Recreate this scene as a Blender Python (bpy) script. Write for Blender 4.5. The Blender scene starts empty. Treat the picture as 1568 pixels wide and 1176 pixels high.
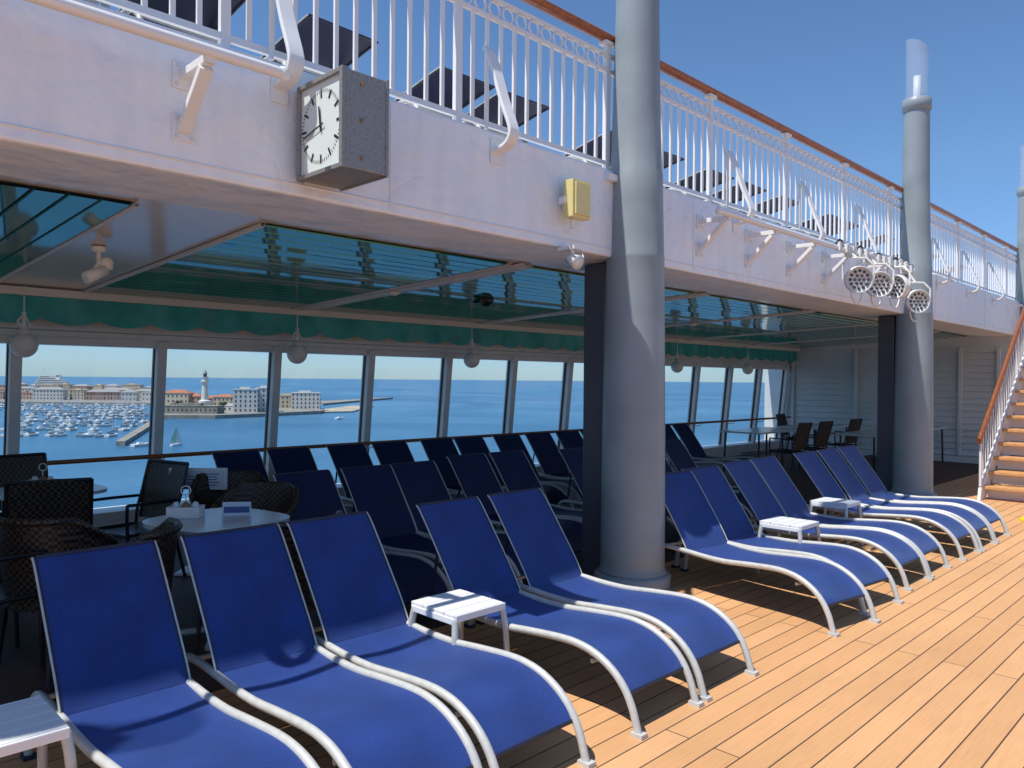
import bpy, math, random
from mathutils import Vector, Matrix
random.seed(7)
sc = bpy.context.scene
R2 = math.sqrt(2)

# ------------------------------------------------------------------ materials
def mat(name, col, rough=0.5, metal=0.0, spec=0.5, noise=None, bump=None, coat=0.0, trans=0.0, ior=1.45):
    m = bpy.data.materials.new(name); m.use_nodes = True
    nt = m.node_tree; n = nt.nodes; l = nt.links
    b = n["Principled BSDF"]
    b.inputs["Base Color"].default_value = (*col, 1)
    b.inputs["Roughness"].default_value = rough
    b.inputs["Metallic"].default_value = metal
    b.inputs["Specular IOR Level"].default_value = spec
    b.inputs["Coat Weight"].default_value = coat
    b.inputs["Transmission Weight"].default_value = trans
    b.inputs["IOR"].default_value = ior
    tc = n.new("ShaderNodeTexCoord")
    if noise:
        sc_, amt = noise
        t = n.new("ShaderNodeTexNoise"); t.inputs["Scale"].default_value = sc_; t.inputs["Detail"].default_value = 6
        l.new(tc.outputs["Object"], t.inputs["Vector"])
        r = n.new("ShaderNodeValToRGB")
        r.color_ramp.elements[0].position = 0.3; r.color_ramp.elements[1].position = 0.7
        r.color_ramp.elements[0].color = (*[max(0, c*(1-amt)) for c in col], 1)
        r.color_ramp.elements[1].color = (*[min(1, c*(1+amt)) for c in col], 1)
        l.new(t.outputs["Fac"], r.inputs["Fac"]); l.new(r.outputs["Color"], b.inputs["Base Color"])
    if bump:
        bs, st, dist = bump
        t = n.new("ShaderNodeTexNoise"); t.inputs["Scale"].default_value = bs; t.inputs["Detail"].default_value = 4
        l.new(tc.outputs["Object"], t.inputs["Vector"])
        bp = n.new("ShaderNodeBump"); bp.inputs["Strength"].default_value = st; bp.inputs["Distance"].default_value = dist
        l.new(t.outputs["Fac"], bp.inputs["Height"]); l.new(bp.outputs["Normal"], b.inputs["Normal"])
    return m

def plank_mat(name, c1, c2, mortar, w=0.128, rough=0.6):
    m = bpy.data.materials.new(name); m.use_nodes = True
    nt = m.node_tree; n = nt.nodes; l = nt.links; b = n["Principled BSDF"]
    tc = n.new("ShaderNodeTexCoord")
    br = n.new("ShaderNodeTexBrick")
    br.offset = 0.37; br.offset_frequency = 2; br.squash = 1
    br.inputs["Color1"].default_value = (*c1, 1); br.inputs["Color2"].default_value = (*c2, 1)
    br.inputs["Mortar"].default_value = (*mortar, 1)
    br.inputs["Scale"].default_value = 1.0
    br.inputs["Mortar Size"].default_value = 0.0038
    br.inputs["Mortar Smooth"].default_value = 0.15
    br.inputs["Brick Width"].default_value = 3.1; br.inputs["Row Height"].default_value = w
    l.new(tc.outputs["Object"], br.inputs["Vector"])
    mp = n.new("ShaderNodeMapping"); mp.inputs["Scale"].default_value = (1.5, 40, 1)
    l.new(tc.outputs["Object"], mp.inputs["Vector"])
    ns = n.new("ShaderNodeTexNoise"); ns.inputs["Scale"].default_value = 3; ns.inputs["Detail"].default_value = 8
    l.new(mp.outputs["Vector"], ns.inputs["Vector"])
    ns2 = n.new("ShaderNodeTexNoise"); ns2.inputs["Scale"].default_value = 0.9; ns2.inputs["Detail"].default_value = 7
    l.new(tc.outputs["Object"], ns2.inputs["Vector"])
    ad = n.new("ShaderNodeMath"); ad.operation = 'ADD'
    l.new(ns.outputs["Fac"], ad.inputs[0]); l.new(ns2.outputs["Fac"], ad.inputs[1])
    mr = n.new("ShaderNodeMapRange"); mr.inputs["From Min"].default_value = 0.6; mr.inputs["From Max"].default_value = 1.4
    mr.inputs["To Min"].default_value = 0.82; mr.inputs["To Max"].default_value = 1.12
    l.new(ad.outputs[0], mr.inputs["Value"])
    mx = n.new("ShaderNodeMix"); mx.data_type = 'RGBA'; mx.blend_type = 'MULTIPLY'; mx.inputs["Factor"].default_value = 1
    l.new(br.outputs["Color"], mx.inputs["A"]); l.new(mr.outputs["Result"], mx.inputs["B"])
    l.new(mx.outputs["Result"], b.inputs["Base Color"])
    b.inputs["Roughness"].default_value = rough; b.inputs["Specular IOR Level"].default_value = 0.3
    bp = n.new("ShaderNodeBump"); bp.inputs["Strength"].default_value = 0.5; bp.inputs["Distance"].default_value = 0.004; bp.invert = True
    l.new(br.outputs["Fac"], bp.inputs["Height"]); l.new(bp.outputs["Normal"], b.inputs["Normal"])
    return m

def paint_steel(name, col, stain=0.06):
    """white ship paint over slightly buckled, welded plate"""
    m = bpy.data.materials.new(name); m.use_nodes = True
    nt = m.node_tree; n = nt.nodes; l = nt.links; b = n["Principled BSDF"]
    tc = n.new("ShaderNodeTexCoord")
    n1 = n.new("ShaderNodeTexNoise"); n1.inputs["Scale"].default_value = 2.6; n1.inputs["Detail"].default_value = 3
    n2 = n.new("ShaderNodeTexNoise"); n2.inputs["Scale"].default_value = 24; n2.inputs["Detail"].default_value = 6
    n3 = n.new("ShaderNodeTexVoronoi"); n3.feature = 'DISTANCE_TO_EDGE'; n3.inputs["Scale"].default_value = 1.6
    dn = n.new("ShaderNodeTexNoise"); dn.inputs["Scale"].default_value = 1.3
    l.new(tc.outputs["Object"], dn.inputs["Vector"]); 
    for t in (n1, n2): l.new(tc.outputs["Object"], t.inputs["Vector"])
    l.new(dn.outputs["Color"], n3.inputs["Vector"])
    cr = n.new("ShaderNodeValToRGB"); cr.color_ramp.elements[0].position = 0; cr.color_ramp.elements[1].position = 0.02
    l.new(n3.outputs["Distance"], cr.inputs["Fac"])
    b1 = n.new("ShaderNodeBump"); b1.inputs["Strength"].default_value = 0.9; b1.inputs["Distance"].default_value = 0.06
    b2 = n.new("ShaderNodeBump"); b2.inputs["Strength"].default_value = 0.8; b2.inputs["Distance"].default_value = 0.006
    b3 = n.new("ShaderNodeBump"); b3.inputs["Strength"].default_value = 0.4; b3.inputs["Distance"].default_value = 0.005
    l.new(n1.outputs["Fac"], b1.inputs["Height"]); l.new(n2.outputs["Fac"], b2.inputs["Height"]); l.new(cr.outputs["Color"], b3.inputs["Height"])
    l.new(b1.outputs["Normal"], b2.inputs["Normal"]); l.new(b2.outputs["Normal"], b3.inputs["Normal"]); l.new(b3.outputs["Normal"], b.inputs["Normal"])
    mp = n.new("ShaderNodeMapping"); mp.inputs["Scale"].default_value = (6, 6, 0.8)
    l.new(tc.outputs["Object"], mp.inputs["Vector"])
    st = n.new("ShaderNodeTexNoise"); st.inputs["Scale"].default_value = 1.5; st.inputs["Detail"].default_value = 8
    l.new(mp.outputs["Vector"], st.inputs["Vector"])
    r = n.new("ShaderNodeValToRGB"); r.color_ramp.elements[0].position = 0.32; r.color_ramp.elements[1].position = 0.6
    r.color_ramp.elements[0].color = (col[0]*(1-stain), col[1]*(1-stain*1.1), col[2]*(1-stain*1.2), 1)
    r.color_ramp.elements[1].color = (*col, 1)
    l.new(st.outputs["Fac"], r.inputs["Fac"]); l.new(r.outputs["Color"], b.inputs["Base Color"])
    b.inputs["Roughness"].default_value = 0.33
    return m

def sling_mat(name, col, sheen=0.0):
    m = bpy.data.materials.new(name); m.use_nodes = True
    nt = m.node_tree; n = nt.nodes; l = nt.links; b = n["Principled BSDF"]
    tc = n.new("ShaderNodeTexCoord")
    ck = n.new("ShaderNodeTexChecker"); ck.inputs["Scale"].default_value = 210
    ck.inputs["Color1"].default_value = (col[0]*1.5+0.004, col[1]*1.5+0.006, col[2]*1.25, 1); ck.inputs["Color2"].default_value = (*[c*0.6 for c in col], 1)
    l.new(tc.outputs["Object"], ck.inputs["Vector"])
    ns = n.new("ShaderNodeTexNoise"); ns.inputs["Scale"].default_value = 4; ns.inputs["Detail"].default_value = 6
    l.new(tc.outputs["Object"], ns.inputs["Vector"])
    mr = n.new("ShaderNodeMapRange"); mr.inputs["From Min"].default_value = 0.3; mr.inputs["From Max"].default_value = 0.75
    mr.inputs["To Min"].default_value = 0.78; mr.inputs["To Max"].default_value = 1.25
    l.new(ns.outputs["Fac"], mr.inputs["Value"])
    mx = n.new("ShaderNodeMix"); mx.data_type = 'RGBA'; mx.blend_type = 'MULTIPLY'; mx.inputs["Factor"].default_value = 1
    l.new(ck.outputs["Color"], mx.inputs["A"]); l.new(mr.outputs["Result"], mx.inputs["B"])
    l.new(mx.outputs["Result"], b.inputs["Base Color"])
    bp = n.new("ShaderNodeBump"); bp.inputs["Strength"].default_value = 0.5; bp.inputs["Distance"].default_value = 0.002
    l.new(ck.outputs["Fac"], bp.inputs["Height"]); l.new(bp.outputs["Normal"], b.inputs["Normal"])
    b.inputs["Roughness"].default_value = 0.5; b.inputs["Specular IOR Level"].default_value = 0.4
    b.inputs["Sheen Weight"].default_value = sheen; b.inputs["Sheen Roughness"].default_value = 0.45
    b.inputs["Sheen Tint"].default_value = (0.45, 0.65, 1.0, 1)
    return m

def glass_mat(name, tint=(0.93, 0.97, 0.96), k=1.0):
    m = bpy.data.materials.new(name); m.use_nodes = True
    nt = m.node_tree; n = nt.nodes; l = nt.links
    n.remove(n["Principled BSDF"]); out = n["Material Output"]
    tr = n.new("ShaderNodeBsdfTransparent"); tr.inputs["Color"].default_value = (*tint, 1)
    gl = n.new("ShaderNodeBsdfGlossy"); gl.inputs["Roughness"].default_value = 0.02
    fr = n.new("ShaderNodeFresnel"); fr.inputs["IOR"].default_value = 1.4
    mu = n.new("ShaderNodeMath"); mu.operation = 'MULTIPLY'; mu.inputs[1].default_value = k
    mx = n.new("ShaderNodeMixShader")
    l.new(fr.outputs[0], mu.inputs[0]); l.new(mu.outputs[0], mx.inputs[0]); l.new(tr.outputs[0], mx.inputs[1]); l.new(gl.outputs[0], mx.inputs[2])
    l.new(mx.outputs[0], out.inputs["Surface"])
    return m

def frosted_mat(name):
    m = bpy.data.materials.new(name); m.use_nodes = True
    nt = m.node_tree; n = nt.nodes; l = nt.links
    b = n["Principled BSDF"]; b.inputs["Base Color"].default_value=(0.70,0.75,0.80,1); b.inputs["Roughness"].default_value=0.12
    tr = n.new("ShaderNodeBsdfTransparent"); tr.inputs["Color"].default_value=(0.88,0.92,0.95,1)
    mx = n.new("ShaderNodeMixShader"); mx.inputs[0].default_value=0.22
    l.new(tr.outputs[0],mx.inputs[1]); l.new(b.outputs[0],mx.inputs[2]); l.new(mx.outputs[0], n["Material Output"].inputs["Surface"])
    return m

def wicker_mat():
    m = mat("wicker_black_brown", (0.018, 0.014, 0.012), 0.45)
    nt = m.node_tree; n = nt.nodes; l = nt.links; b = n["Principled BSDF"]
    tc = n.new("ShaderNodeTexCoord")
    ck = n.new("ShaderNodeTexChecker"); ck.inputs["Scale"].default_value = 48
    ck.inputs["Color1"].default_value = (0.10, 0.063, 0.04, 1); ck.inputs["Color2"].default_value = (0.008, 0.006, 0.005, 1)
    l.new(tc.outputs["Object"], ck.inputs["Vector"]); l.new(ck.outputs["Color"], b.inputs["Base Color"])
    bp = n.new("ShaderNodeBump"); bp.inputs["Distance"].default_value = 0.01
    l.new(ck.outputs["Fac"], bp.inputs["Height"]); l.new(bp.outputs["Normal"], b.inputs["Normal"])
    return m

def water_mat():
    m = bpy.data.materials.new("sea_water"); m.use_nodes = True
    nt = m.node_tree; n = nt.nodes; l = nt.links; b = n["Principled BSDF"]
    tc = n.new("ShaderNodeTexCoord")
    big = n.new("ShaderNodeTexNoise"); big.inputs["Scale"].default_value = 0.0035; big.inputs["Detail"].default_value = 5; big.inputs["Distortion"].default_value = 1.2
    l.new(tc.outputs["Object"], big.inputs["Vector"])
    r = n.new("ShaderNodeValToRGB"); r.color_ramp.elements[0].position = 0.38; r.color_ramp.elements[1].position = 0.66
    r.color_ramp.elements[0].color = (0.03, 0.125, 0.24, 1); r.color_ramp.elements[1].color = (0.08, 0.21, 0.34, 1)
    l.new(big.outputs["Fac"], r.inputs["Fac"]); l.new(r.outputs["Color"], b.inputs["Base Color"])
    w = n.new("ShaderNodeTexNoise"); w.inputs["Scale"].default_value = 0.45; w.inputs["Detail"].default_value = 6
    l.new(tc.outputs["Object"], w.inputs["Vector"])
    bp = n.new("ShaderNodeBump"); bp.inputs["Strength"].default_value = 1; bp.inputs["Distance"].default_value = 0.5
    l.new(w.outputs["Fac"], bp.inputs["Height"]); l.new(bp.outputs["Normal"], b.inputs["Normal"])
    b.inputs["Roughness"].default_value = 0.3; b.inputs["IOR"].default_value = 1.33; b.inputs["Specular IOR Level"].default_value = 0.35
    return m

M = dict(
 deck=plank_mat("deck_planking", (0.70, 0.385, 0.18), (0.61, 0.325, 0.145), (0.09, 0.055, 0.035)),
 deck_in=plank_mat("shaded_deck_planking", (0.10, 0.05, 0.03), (0.085, 0.042, 0.026), (0.02, 0.015, 0.012)),  # same planking, darkened in colour to stand for shade under cover
 white=paint_steel("white_ship_paint", (0.87, 0.89, 0.92)),
 wht=mat("white_gloss_paint", (0.82, 0.82, 0.81), 0.35, bump=(60, 0.15, 0.002)),
 grey=mat("grey_mast_paint", (0.27, 0.31, 0.325), 0.42, noise=(3, 0.09), bump=(14, 0.25, 0.006)),
 navy=mat("shade_deepened_pillar_paint", (0.07, 0.075, 0.095), 0.4, bump=(20, 0.2, 0.003)),  # dark paint, colour deepened further for the shade around the pillar
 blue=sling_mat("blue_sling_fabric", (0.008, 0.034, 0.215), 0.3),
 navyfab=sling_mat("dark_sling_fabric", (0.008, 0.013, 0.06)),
 shadefab=sling_mat("shaded_blue_sling_fabric", (0.006, 0.014, 0.085)),  # blue sling for the back rows, canopy shade put into its colour
 alu=mat("lounger_frame_enamel", (0.56, 0.56, 0.53), 0.4, metal=0.1, noise=(25, 0.08)),
 dframe=mat("dark_frame", (0.03, 0.035, 0.06), 0.4, metal=0.3),
 teal=mat("teal_slat_gloss", (0.02, 0.21, 0.195), 0.07, metal=0.4, spec=0.8, noise=(2, 0.12)),
 tealcloth=mat("teal_valance", (0.03, 0.34, 0.32), 0.35, noise=(5, 0.2)),
 ceil=mat("ceiling_white_gloss", (0.64, 0.62, 0.59), 0.16, spec=0.7, bump=(1.5, 0.2, 0.02)),
 rib=mat("ceiling_rib_beige", (0.74, 0.71, 0.67), 0.4),
 wood=mat("varnished_handrail", (0.30, 0.095, 0.03), 0.3, noise=(30, 0.3), coat=0.3),
 tread=mat("stair_tread_wood", (0.62, 0.32, 0.13), 0.5, noise=(20, 0.15)),
 black=mat("black_plastic", (0.012, 0.012, 0.013), 0.4),
 wick=wicker_mat(),
 tabletop=mat("table_top_light", (0.55, 0.60, 0.58), 0.25, noise=(4, 0.06)),
 gapm=mat("dark_gap", (0.01, 0.02, 0.02), 0.8),
 siding=mat("siding_paint", (0.68, 0.70, 0.69), 0.45, noise=(2, 0.05)),
 frame=mat("window_frame_paint", (0.68, 0.68, 0.66), 0.4, noise=(6, 0.06)),
 glass=glass_mat("window_glass"),
 clear=frosted_mat("clear_acrylic"),
 globe=mat("opal_globe", (0.75, 0.74, 0.70), 0.25),
 clockm=mat("clock_case_aluminium", (0.30, 0.295, 0.275), 0.45, metal=0.4, noise=(60, 0.15), bump=(160, 0.3, 0.001)),
 clockf=mat("clock_dial", (0.74, 0.82, 0.78), 0.2, coat=0.5),
 rust=mat("rust_patch", (0.32, 0.17, 0.07), 0.8, noise=(40, 0.4)),
 yellow=mat("yellowed_plastic", (0.76, 0.66, 0.28), 0.4, noise=(12, 0.06)),
 yel=mat("safety_yellow", (0.8, 0.62, 0.02), 0.45),
 lens=mat("led_lens", (0.10, 0.10, 0.11), 0.12, metal=0.2),
 lampb=mat("lamp_housing", (0.74, 0.74, 0.70), 0.4, noise=(20, 0.08)),
 paper=mat("paper", (0.7, 0.72, 0.75), 0.5), ink=mat("ink_blue", (0.08, 0.12, 0.28), 0.5),
 sea=water_mat(),
 stone=mat("quay_stone", (0.26, 0.24, 0.21), 0.9, noise=(0.2, 0.3)),
 sand=mat("quay_sand", (0.42, 0.37, 0.29), 0.9, noise=(0.05, 0.2)),
 w1=mat("stucco_white", (0.62, 0.60, 0.56), 0.8, noise=(0.2, 0.08)),
 w2=mat("stucco_ochre", (0.56, 0.48, 0.36), 0.8, noise=(0.2, 0.08)),
 w3=mat("stucco_brick", (0.46, 0.30, 0.23), 0.8, noise=(0.2, 0.08)),
 roof=mat("terracotta_roof", (0.38, 0.16, 0.10), 0.85, noise=(0.5, 0.2)),
 roofg=mat("grey_roof", (0.28, 0.28, 0.28), 0.8),
 win=mat("window_dark", (0.07, 0.08, 0.09), 0.2),
 boat=mat("boat_white", (0.70, 0.70, 0.68), 0.4), boatb=mat("boat_cover_blue", (0.05, 0.10, 0.25), 0.6),
 sail=mat("sail_green", (0.45, 0.62, 0.45), 0.7),
 tree=mat("pine_foliage", (0.04, 0.07, 0.03), 0.9, noise=(0.4, 0.4)),
)

# ------------------------------------------------------------------ mesh builder
class MB:
    def __init__(s): s.v=[]; s.f=[]; s.m=[]; s.sm=[]; s.mats=[]
    def mi(s, k):
        if k not in s.mats: s.mats.append(k)
        return s.mats.index(k)
    def add(s, vs, fs, k, smooth=False):
        o=len(s.v); s.v += [tuple(p) for p in vs]; i=s.mi(k)
        for f in fs: s.f.append(tuple(a+o for a in f)); s.m.append(i); s.sm.append(smooth)
    def box(s, c, d, k, M_=None):
        x,y,z=[a/2 for a in d]; vs=[Vector((sx*x,sy*y,sz*z)) for sx in(-1,1) for sy in(-1,1) for sz in(-1,1)]
        if M_ is not None: vs=[M_@v for v in vs]
        vs=[v+Vector(c) for v in vs]
        s.add(vs, [(0,1,3,2),(4,6,7,5),(0,4,5,1),(2,3,7,6),(0,2,6,4),(1,5,7,3)], k)
    def b(s, x0,x1,y0,y1,z0,z1,k): s.box(((x0+x1)/2,(y0+y1)/2,(z0+z1)/2),(x1-x0,y1-y0,z1-z0),k)
    def tube(s, pts, r, k, n=10, flat=None, cap=True, closed=False):
        pts=[Vector(p) for p in pts]; N=len(pts); rings=[]
        up=None
        for i,p in enumerate(pts):
            if closed: t=(pts[(i+1)%N]-pts[i-1])
            else: t=(pts[min(i+1,N-1)]-pts[max(i-1,0)])
            t.normalize()
            if up is None:
                a=Vector((1,0,0)) if abs(t.x)<0.9 else Vector((0,0,1))
                up=(a-t*a.dot(t)).normalized()
            else: up=(up-t*up.dot(t)).normalized()
            sd=t.cross(up); rr=r[i] if isinstance(r,(list,tuple)) else r
            fa,fb=(flat if flat else (1,1))
            rings.append([p+up*(math.cos(2*math.pi*j/n+math.pi/n)*rr*fa)+sd*(math.sin(2*math.pi*j/n+math.pi/n)*rr*fb) for j in range(n)])
        vs=[v for r_ in rings for v in r_]; fs=[]
        for i in range(N if closed else N-1):
            for j in range(n):
                a=i*n+j; b_=i*n+(j+1)%n; c=((i+1)%N)*n+(j+1)%n; d=((i+1)%N)*n+j
                fs.append((a,b_,c,d))
        s.add(vs,fs,k,n>4)
        if cap and not closed:
            s.add(rings[0],[tuple(range(n))[::-1]],k); s.add(rings[-1],[tuple(range(n))],k)
    def lathe(s, c, prof, k, n=28, M_=None, smooth=True):
        vs=[];fs=[]
        for (r,z) in prof:
            for j in range(n):
                v=Vector((r*math.cos(2*math.pi*j/n), r*math.sin(2*math.pi*j/n), z))
                if M_ is not None: v=M_@v
                vs.append(v+Vector(c))
        for i in range(len(prof)-1):
            for j in range(n):
                fs.append((i*n+j,i*n+(j+1)%n,(i+1)*n+(j+1)%n,(i+1)*n+j))
        s.add(vs,fs,k,smooth)
    def sheet(s, rows, k, smooth=True):
        n=len(rows[0]); vs=[p for r in rows for p in r]; fs=[]
        for i in range(len(rows)-1):
            for j in range(n-1): fs.append((i*n+j,i*n+j+1,(i+1)*n+j+1,(i+1)*n+j))
        s.add(vs,fs,k,smooth)
    def mesh(s, name):
        me=bpy.data.meshes.new(name); me.from_pydata(s.v,[],s.f)
        for k in s.mats: me.materials.append(M[k])
        me.polygons.foreach_set("material_index", s.m); me.polygons.foreach_set("use_smooth", s.sm)
        me.update(); return me
    def obj(s, name, loc=(0,0,0), rot=0, bevel=0, parent=None):
        return inst(s.mesh(name), name, loc, rot, bevel, parent)

def inst(me, name, loc=(0,0,0), rot=0, bevel=0, parent=None):
    o=bpy.data.objects.new(name, me); sc.collection.objects.link(o)
    o.location=loc; o.rotation_euler=(0,0,rot)
    if bevel:
        md=o.modifiers.new("bevel",'BEVEL'); md.width=bevel; md.segments=2; md.limit_method='ANGLE'; md.angle_limit=math.radians(50)
    if parent: o.parent=parent
    return o

def smooth(pts, sub=4):
    P=[Vector(p) for p in pts]; out=[]
    for i in range(len(P)-1):
        p0=P[max(i-1,0)];p1=P[i];p2=P[i+1];p3=P[min(i+2,len(P)-1)]
        for t in range(sub):
            u=t/sub
            out.append(0.5*((2*p1)+(p2-p0)*u+(2*p0-5*p1+4*p2-p3)*u*u+(3*p1-p0-3*p2+p3)*u**3))
    out.append(P[-1]); return out

BY=3.76   # front face of the deck-edge beam
# ------------------------------------------------------------------ decks
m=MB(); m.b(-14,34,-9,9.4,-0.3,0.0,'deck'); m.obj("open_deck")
m=MB(); m.b(-14,18.2,3.95,8.6,0.001,0.005,'deck_in'); m.obj("shaded_deck_floor")  # thin sheet of darkened planks, painted shade below the upper deck

# hull side below (so the ship is solid from other views)
m=MB(); m.b(-14,34,-9,9.3,-33,-0.31,'wht'); m.obj("ship_hull")

# beam + upper deck slab
m=MB(); m.b(-12,19.5,BY,4.45,2.63,3.32,'white'); bm_=m.obj("deck_edge_beam", bevel=0.018)
m=MB()
for x in (-3.1,2.72,6.05,8.9,12.9,15.7):
    m.tube([(x,BY-0.001,2.66),(x,BY-0.001,3.3)],0.006,'wht',6)
m.tube([(-12,BY-0.001,2.695),(19.4,BY-0.001,2.695)],0.006,'wht',6)
m.obj("beam_weld_seam")
m=MB(); m.b(-12,19.5,4.455,9.2,2.72,3.30,'wht'); m.obj("upper_deck")

# sloped ceiling
def cz(y): return 2.63-0.043*(y-4.45)
m=MB(); m.sheet([[Vector((x,y,cz(y)+0.02)) for x in (-12,0,6,12,18.4)] for y in (4.452,6.5,8.75)],'ceil',False); m.obj("ceiling")
panels=[(-1.4,1.56,'Y'),(2.36,4.55,'X'),(4.82,7.45,'X'),(7.7,10.2,'X'),(10.45,12.95,'X'),(13.2,15.6,'X'),(15.85,17.9,'X')]
for (x0,x1,d) in panels:
    m=MB(); m.sheet([[Vector((x,y,cz(y)+0.012)) for x in (x0,x1)] for y in (4.6,8.25)],'gapm',False)
    if d=='X':
        w=0.165; y=4.62
        while y<8.2:
            a,b_=y,y+w-0.016
            j=random.uniform(-0.0018,0.0018)
            m.sheet([[Vector((x,yy,cz(yy)+zz)) for x in (x0,x1)] for yy,zz in ((a,0.01),(a+0.004,0.001+j),(b_-0.004,0.001-j),(b_,0.01))],'teal',False)
            y+=w
    else:
        w=0.165; x=x0
        while x<x1-0.1:
            a,b_=x,x+w-0.016; j=random.uniform(-0.0018,0.0018)
            m.sheet([[Vector((xx,yy,cz(yy)+zz)) for yy in (4.62,8.22)] for xx,zz in ((a,0.01),(a+0.004,0.001+j),(b_-0.004,0.001-j),(b_,0.01))],'teal',False)
            x+=w
    # frame of the panel
    for xx in (x0-0.03,x1):
        m.sheet([[Vector((x,y,cz(y)-zz)) for y in (4.6,8.28)] for x,zz in ((xx,-0.015),(xx,0.006),(xx+0.03,0.006),(xx+0.03,-0.015))],'rib',False)
    m.obj("teal_ceiling_panel")
m=MB()
m.b(-12,18.1,8.24,8.30,2.40,2.475,'rib')
for x in (4.685,7.575,10.325,13.08,15.72):
    m.sheet([[Vector((xx,y,cz(y)-zz)) for y in (4.5,8.3)] for xx,zz in ((x-0.05,-0.01),(x-0.05,0.012),(x+0.05,0.012),(x+0.05,-0.01))],'rib',False)
m.obj("ceiling_rib")

# valance with scalloped hem
m=MB(); xs=[-4+0.03*i for i in range(int(22.1/0.03))]
top=[];mid=[];bot=[]
for x in xs:
    wv=0.015*math.sin(x*9)+0.008*math.sin(x*23)
    h=0.06*abs(math.sin(math.pi*x/0.5))**0.7
    top.append(Vector((x,8.30,2.42))); mid.append(Vector((x,8.30+wv*0.6,2.29))); bot.append(Vector((x,8.30+wv,2.20-h)))
m.sheet([top,mid,bot],'tealcloth'); m.obj("scalloped_valance")

# ------------------------------------------------------------------ window wall
def wy(z): return 8.78-0.10*z     # leaning glazing
root=bpy.data.objects.new("window_wall",None); sc.collection.objects.link(root)
mull=[1.84+1.347*k for k in range(-4,13)]
m=MB()
for x in mull:
    vs=[];
    for z in (0.2,2.02):
        y=wy(z)
        for dx,dy in ((-0.05,-0.10),(0.05,-0.10),(0.05,0.06),(-0.05,0.06)): vs.append((x+dx,y+dy,z))
    m.add(vs,[(0,1,5,4),(1,2,6,5),(2,3,7,6),(3,0,4,7)],'frame')
m.obj("mullions",parent=root,bevel=0.01)
m=MB()
for x in mull:      # dark gaskets
    for s_ in (-1,1):
        vs=[]
        for z in (0.27,1.955):
            y=wy(z)
            for dx,dy in ((0.052,-0.02),(0.062,-0.02),(0.062,0.02),(0.052,0.02)): vs.append((x+s_*dx,y+dy,z))
        m.add(vs,[(0,1,5,4),(1,2,6,5),(2,3,7,6),(3,0,4,7)],'black')
m.obj("gaskets",parent=root)
m=MB(); m.b(-14,18.2,8.60,8.98,0.0,0.24,'frame'); m.b(-14,18.2,8.535,8.75,1.96,2.10,'frame'); m.b(-14,18.2,8.56,8.75,2.103,2.6,'frame')
m.b(-14,18.2,8.52,8.55,2.03,2.045,'rib')
m.obj("sill_and_header",parent=root,bevel=0.008)
m=MB(); m.sheet([[Vector((x,wy(z)+0.005,z)) for x in (-4,18.1)] for z in (0.24,1.97)],'glass',False); m.obj("panes",parent=root)
m=MB(); m.tube([(-4,8.42,0.81),(18.0,8.42,0.81)],0.024,'wood',10)
for x in mull: m.tube([(x,8.42,0.79),(x,8.5,0.74),(x,8.6,0.74)],0.01,'wht',6)
m.obj("interior_handrail")

# end wall with siding
root=bpy.data.objects.new("end_wall",None); sc.collection.objects.link(root)
m=MB(); m.b(18.2,18.5,3.9,9.2,0,2.7,'siding')
z=0.15
while z<2.4:
    m.add([(18.155,4.0,z),(18.155,8.6,z),(18.195,8.6,z+0.13),(18.195,4.0,z+0.13)],[(0,1,2,3)],'siding')
    m.add([(18.155,4.0,z),(18.155,8.6,z),(18.198,8.6,z-0.004),(18.198,4.0,z-0.004)],[(3,2,1,0)],'siding')
    z+=0.135
m.b(18.07,18.15,3.95,8.6,0.0,0.13,'rib')
m.obj("siding",parent=root)
m=MB()
for y in (4.05,4.75,6.9,8.4): m.b(18.10,18.15,y,y+0.07,0.14,2.4,'siding')
m.obj("wall_posts",parent=root,bevel=0.006)

# ------------------------------------------------------------------ masts / columns
def column(x,y=3.69):
    m=MB()
    prof=[(0.30,0.0),(0.305,0.02),(0.305,0.10),(0.29,0.115),(0.262,0.12),(0.258,0.2),(0.252,1.2),(0.238,2.3),(0.232,2.62),(0.235,2.635),(0.229,2.655),(0.218,3.1),(0.214,3.3),(0.208,3.315),(0.19,3.8),(0.174,4.6),(0.168,5.50)]
    m.lathe((x,y,0),prof,'grey',40)
    m.lathe((x,y,0),[(0.168,5.50),(0.19,5.51),(0.19,5.66),(0.175,5.67),(0.0,5.675)],'grey',32)
    m.lathe((x,y,0),[(0.266,0.122),(0.27,0.13),(0.266,0.14),(0.26,0.145)],'grey',32)
    m.b(x-0.32,x-0.1,y+0.02,y+0.1,3.22,3.27,'wht')
    n=24; vs=[]
    for z in (0,1):
        for j in range(n):
            a=2*math.pi*j/n; zz=5.68 if z==0 else 6.42+0.09*math.cos(a-2.4)
            vs.append((x+0.15*math.cos(a),y+0.15*math.sin(a),zz))
    m.add(vs,[(j,(j+1)%n,n+(j+1)%n,n+j) for j in range(n)]+[tuple(range(n,2*n))],'clear',False)
    m.lathe((x,y,0),[(0.05,5.68),(0.05,6.0),(0.0,6.01)],'wht',12)
    m.obj("mast_column")
    m=MB(); m.b(x-0.08,x+0.28,3.93,4.16,0.0,2.628,'navy'); m.obj("deck_pillar",bevel=0.02)
for x in (-1.75,5.08,11.75,18.5): column(x)

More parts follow.
